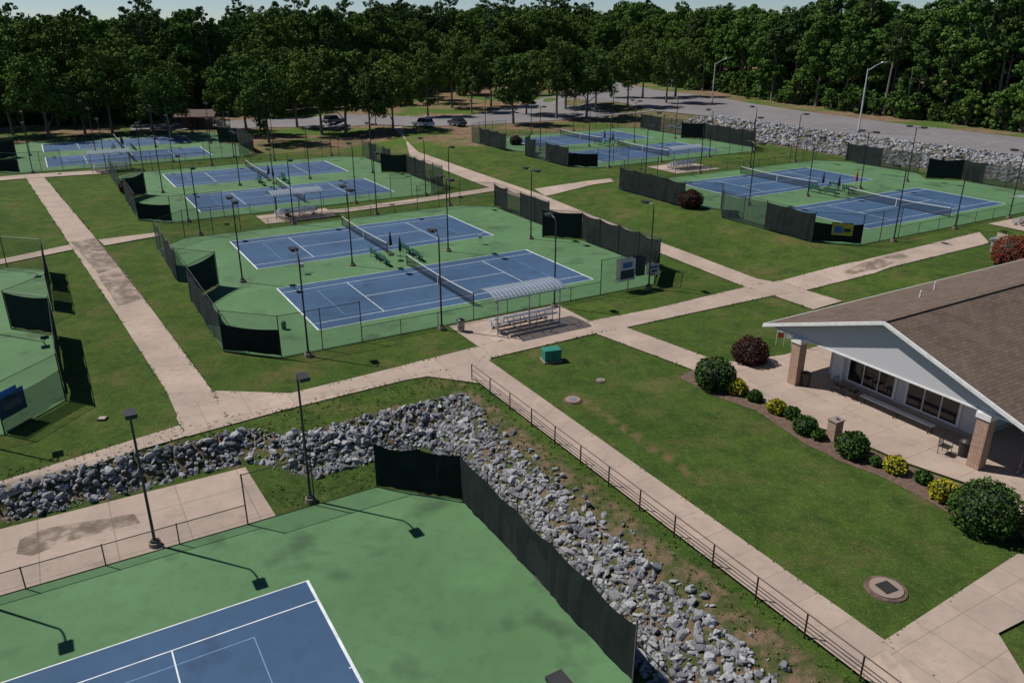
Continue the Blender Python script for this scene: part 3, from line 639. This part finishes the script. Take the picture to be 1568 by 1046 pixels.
def manhole(p,r,grate):
    mb=MB(); mb.cyl((0,0,0),(0,0,.05),r*1.3,r*1.25,m_mulch,20); mb.cyl((0,0,.05),(0,0,.09),r,r,m_conc,20)
    if grate:
        mb.box((0,0,.095),(r*.95,r*.95,.02),m_rubber)
        for i in range(7): mb.box((-r*.45+i*r*.15,0,.115),(.035,r*.95,.03),m_dark)
    else: mb.cyl((0,0,.09),(0,0,.105),r*.55,r*.55,m_galv,16)
    mb.obj('storm_drain' if grate else 'manhole_cover',p,.4)
manhole(G(1357,902),.62,True); manhole(G(877,613),.42,False); manhole(G(920,583),.25,False)
mb=MB(); mb.box((0,0,.04),(.45,.4,.1),m_rubber); mb.box((0,0,.1),(.38,.33,.03),m_tan); mb.obj('valve_box',G(157,642))
def bleacher(s,t,zb,canopy=True,L=4.6):
    root=bpy.data.objects.new('bleachers',None); scene.collection.objects.link(root); x,y,_=ST(s,t); root.location=(x,y,zb); root.rotation_euler[2]=ANG
    mb=MB()
    for r in range(4):
        z=.42+.22*r; yy=.75-.55*r
        mb.box((0,yy,z),(L,.26,.05),m_alu)
        mb.box((0,yy-.28,z-.25 if r else .12),(L,.24,.04),m_alu)
    for x in np.linspace(-L/2+.3,L/2-.3,4):
        mb.bar((x,.85,.1),(x,-1.0,.95),.03,m_galv); mb.bar((x,-1.0,0),(x,-1.0,1.05),.03,m_galv); mb.bar((x,.8,0),(x,.8,.4),.03,m_galv); mb.bar((x,-1.0,.06),(x,.85,.06),.03,m_galv); mb.bar((x,0,.06),(x,0,.65),.03,m_galv)
    mb.obj('seats',parent=root)
    if canopy:
        mb=MB(); n=8; W=1.35; m_c=m_canopy; LL=L/2+.55
        arc=[(W*math.sin(a),2.45+.55*math.cos(a)) for a in np.linspace(-1.25,1.25,n+1)]
        for i in range(n):
            (y0,z0),(y1,z1)=arc[i],arc[i+1]; mb.poly([(-LL,y0,z0),(LL,y0,z0),(LL,y1,z1),(-LL,y1,z1)],m_c)
        for x in np.linspace(-LL,LL,7):
            for i in range(n):
                (y0,z0),(y1,z1)=arc[i],arc[i+1]; mb.bar((x,y0,z0-.03),(x,y1,z1-.03),.025,m_galv)
        for i in (0,n//2,n): mb.bar((-LL,arc[i][0],arc[i][1]-.03),(LL,arc[i][0],arc[i][1]-.03),.03,m_galv)
        for x in (-LL+.3,0,LL-.3): mb.cyl((x,-1.1,0),(x,-1.1,2.6),.05,.05,m_galv,8); mb.bar((x,-1.1,2.2),(x,.3,2.95),.03,m_galv)
        mb.obj('canopy',parent=root)
m_canopy,nt,b=nodes('corrugated_canopy'); b.inputs['Roughness'].default_value=.3; b.inputs['Alpha'].default_value=.75
g=nt.nodes.new('ShaderNodeTexCoord'); sx=nt.nodes.new('ShaderNodeSeparateXYZ'); nt.links.new(g.outputs['Object'],sx.inputs[0])
nt.links.new(mixc(nt,mth(nt,'GREATER_THAN',mth(nt,'FRACT',mth(nt,'MULTIPLY',sx.outputs['X'],3.2)),.5),(.36,.40,.45),(.19,.23,.28)),b.inputs['Base Color'])
bleacher(12.9,17.3,.12); bleacher(9,-25.2,.12); bleacher(64,-23.5,1.12); bleacher(72,20.6,1.12); bleacher(-6,-68.5,.03,True)
def courtside(p,col=None):
    root=bench('courtside_bench',(p[0],p[1],p[2]+.05),ANG+math.pi/2+(0 if random.random()<.5 else math.pi),1.7,m_benchg)
def umbrella(p,mat):
    mb=MB(); mb.cyl((0,0,0),(0,0,.12),.28,.24,m_dark,12); mb.cyl((0,0,.1),(0,0,2.3),.022,.022,m_galv,6); mb.cyl((0,0,.95),(0,0,1.3),.13,.16,mat,9); mb.cyl((0,0,1.3),(0,0,2.25),.16,.04,mat,9); mb.obj('folded_umbrella',p)
for (s0_,t0_,z_) in [(0,0,0),(0,-43.6,0),(55.5,2.8,1.0),(57,-43.9,1.0),(-14,-87,0)]:
    for dt in (-2.1,-4.4):
        for ds in (-1.6,1.6):
            courtside(ST(s0_+11.9+ds,t0_+dt,z_))
        umbrella(ST(s0_+11.9,t0_+dt-.3,z_+.05),m_rubber)
umbrella(ST(55.5+16.4,2.8-3.4,1.05),m_red)
def ball_basket(p):
    mb=MB(); mb.box((0,0,.75),(.3,.3,.3),m_galv,0,1.2)
    for x in (-.14,.14):
        for y in (-.14,.14): mb.bar((x,y,0),(x,y,.7),.012,m_galv)
    mb.obj('ball_basket',p)
ball_basket(ST(3,-3,.05)); ball_basket(ST(21,-4,.05))
m_ban=M('banner_white',(.55,.56,.55)); m_banb=M('banner_blue',(.04,.17,.40)); m_bany=M('banner_yellow',(.5,.42,.05)); m_bank=M('banner_dark',(.03,.05,.06))
def banner(pa,pb,zb,z0,z1,bg,fgs):
    mb=MB(); pa,pb=Vector(pa),Vector(pb); d=(pb-pa).normalized(); n=Vector((-d.y,d.x))
    P=lambda u,w,o: ST(*(pa.lerp(pb,u)+n*o),zb+z0+(z1-z0)*w)
    for sg in (1,-1):
        mb.poly([P(0,0,.22*sg),P(1,0,.22*sg),P(1,1,.22*sg),P(0,1,.22*sg)],bg)
        for (u0,w0,u1,w1,m) in fgs: mb.poly([P(u0,w0,.23*sg),P(u1,w0,.23*sg),P(u1,w1,.23*sg),P(u0,w1,.23*sg)],m)
    mb.obj('banner_sign')
fg=[(.1,.62,.9,.85,m_banb),(.2,.3,.8,.5,m_bank),(.12,.1,.6,.18,m_bank)]
banner((23.5,14.62),(25.1,14.62),0,.9,2.7,m_ban,[(.08,.1,.92,.5,m_bank),(.2,.6,.8,.85,m_banb)])
banner((25.2,14.62),(26.1,14.62),0,1.1,2.7,m_bank,fg[1:]); banner((26.6,14.62),(27.6,14.62),0,.9,1.9,m_ban,fg)
banner((47.6,15.5),(48.9,16.8),1.0,.9,2.0,m_bany,[(.1,.2,.5,.8,m_banb),(.55,.3,.9,.6,m_bank)])
banner((-19.2,17.1),(-18.0,15.9),0,.7,2.0,m_banb,[(.15,.3,.85,.6,m_ban),(.3,.7,.7,.85,m_bank)])
# ------------------------------------------------------------------ vehicles, lamps, shed
def car(p,rz,paint,suv=False):
    mb=MB(); W=.9; hr=1.68 if suv else 1.42
    prof=[(-2.25,.35),(2.25,.35),(2.28,.72),(2.1,.88),(1.1,.98),(-2.0,1.0),(-2.28,.85)]
    cab=[(1.05,.97),(.45,hr),(-1.3 if not suv else -1.8,hr),(-2.0,.98)]
    def ext(pf,w0,w1,mat):
        n=len(pf); A=[(x,-w0 if z<1.2 else -w1,z) for x,z in pf]; B=[(x,w0 if z<1.2 else w1,z) for x,z in pf]
        mb.poly(A,mat); mb.poly(B[::-1],mat)
        for i in range(n): mb.poly([A[i],A[(i+1)%n],B[(i+1)%n],B[i]],mat)
    ext(prof,W,W,paint); ext(cab,W-.05,W-.2,m_glass)
    mb.box((-.45 if not suv else -.7,0,hr+.02),(1.6 if not suv else 2.2,1.36,.05),paint)
    for x in (.72,-.35,-1.35): 
        for y in (-1,1): mb.bar((x+.05,y*(W-.05),.98),(x-.2,y*(W-.19),hr),.035,paint)
    for x in (-1.4,1.4):
        for y in (-.82,.82): mb.cyl((x,y-.12,.34),(x,y+.12,.34),.34,.34,m_rubber,14); mb.cyl((x,y-.13,.34),(x,y+.13,.34),.18,.18,m_galv,10)
    for y in (-.65,.65): mb.box((2.27,y,.66),(.06,.35,.14),m_white); mb.box((-2.27,y,.75),(.05,.3,.14),m_red)
    return mb.obj('parked_car',p,rz)
p_w=M('car_paint_white',(.75,.75,.75),rough=.25); p_k=M('car_paint_dark',(.04,.045,.05),rough=.25); p_b=M('car_paint_blue_grey',(.08,.10,.13),rough=.25)
def onroad(a,b2): p=G(a,b2); return (p[0],p[1],p[2]+.12)
car(onroad(648,195),2.5,p_w,True); car(onroad(700,193),2.2,p_k); car(onroad(511,190),.9,p_b,True); car(onroad(870,150),.6,p_k)
def street_lamp(p,rz,h=9.5):
    mb=MB(); mb.cyl((0,0,0),(0,0,.4),.3,.28,m_conc,12); mb.cyl((0,0,.3),(0,0,h),.15,.10,m_lamp,8); mb.cyl((0,0,h-.3),(1.4,0,h+.5),.07,.06,m_lamp,6); mb.cyl((1.4,0,h+.5),(2.6,0,h+1.0),.06,.05,m_lamp,6); mb.box((2.95,0,h+1.03),(1.0,.42,.16),m_lamp,0,.8); mb.obj('street_lamp',p,rz)
street_lamp(G(1314,204),.25,10.5); street_lamp(G(1090,158),.2,9); street_lamp(G(1385,180),.2,9); street_lamp(G(575,192),.3)
m_shedr=M('shed_roof',(.09,.05,.045)); m_shedw=M('shed_wall',(.10,.05,.035))
p=G(305,196); shed=bpy.data.objects.new('picnic_shelter',None); scene.collection.objects.link(shed); shed.location=p; shed.rotation_euler[2]=.1
mb=MB()
mb.poly([(-4,-3,2.5),(4,-3,2.5),(4,0,3.7),(-4,0,3.7)],m_shedr); mb.poly([(4,3,2.5),(-4,3,2.5),(-4,0,3.7),(4,0,3.7)],m_shedr); mb.box((0,-3,2.45),(8,.06,.2),m_red); mb.obj('roof',parent=shed)
mb=MB(); mb.box((-.5,.8,1.2),(5.5,3,2.4),m_shedw); mb.box((-.8,-.72,1.3),(1.6,.06,1.0),m_glass)
for x in (-3.8,0,3.8): mb.box((x,-2.8,1.25),(.15,.15,2.5),m_shedw)
mb.obj('walls',parent=shed)
def cart(p,rz):
    mb=MB(); mb.box((0,0,.45),(2.3,1.1,.3),m_dark); mb.box((.8,0,.75),(.6,1.05,.4),m_rubber,0,.8); mb.box((-.1,0,.72),(.5,1.0,.16),m_tan); mb.box((-.35,0,1.0),(.1,1.0,.45),m_tan); mb.box((-.9,0,.72),(.8,1.1,.25),m_galv)
    for x in (-.75,.8):
        for y in (-.5,.5): mb.cyl((x,y-.1,.28),(x,y+.1,.28),.28,.28,m_rubber,12)
    mb.bar((.5,0,.8),(.25,.2,1.15),.02,m_dark); mb.cyl((.24,.2,1.14),(.27,.2,1.18),.17,.17,m_rubber,12); mb.obj('utility_cart',p,rz)
cart(G(1535,377),.5)
# ------------------------------------------------------------------ light, sky, camera
w=bpy.data.worlds.new('World'); scene.world=w; w.use_nodes=True; nt=w.node_tree
sk=nt.nodes.new('ShaderNodeTexSky'); sk.sky_type='NISHITA'; sk.sun_disc=False; sk.sun_elevation=math.radians(53); sk.sun_rotation=math.radians(-70); sk.dust_density=0.0; sk.air_density=.7; sk.ozone_density=5.0; sk.altitude=300
nt.links.new(sk.outputs[0],nt.nodes['Background'].inputs[0]); nt.nodes['Background'].inputs[1].default_value=.068
sl=bpy.data.lights.new('sun','SUN'); sl.energy=4.9; sl.angle=math.radians(.5); sl.color=(1,.955,.89)
so=bpy.data.objects.new('sun',sl); scene.collection.objects.link(so)
el=math.radians(53); dv=Vector((-.94,.34,0)).normalized()*math.cos(el)+Vector((0,0,math.sin(el)))
so.rotation_euler=dv.to_track_quat('Z','Y').to_euler(); so.location=(-60,60,80)
cd=bpy.data.cameras.new('camera'); cd.lens=28; cd.sensor_width=36; cd.clip_end=8000; cd.clip_start=.5
co=bpy.data.objects.new('camera',cd); scene.collection.objects.link(co); co.location=(0,0,H); co.rotation_euler=(math.pi/2-TH,0,0); scene.camera=co
scene.view_settings.view_transform='Standard'; scene.view_settings.look='None'; scene.view_settings.exposure=0
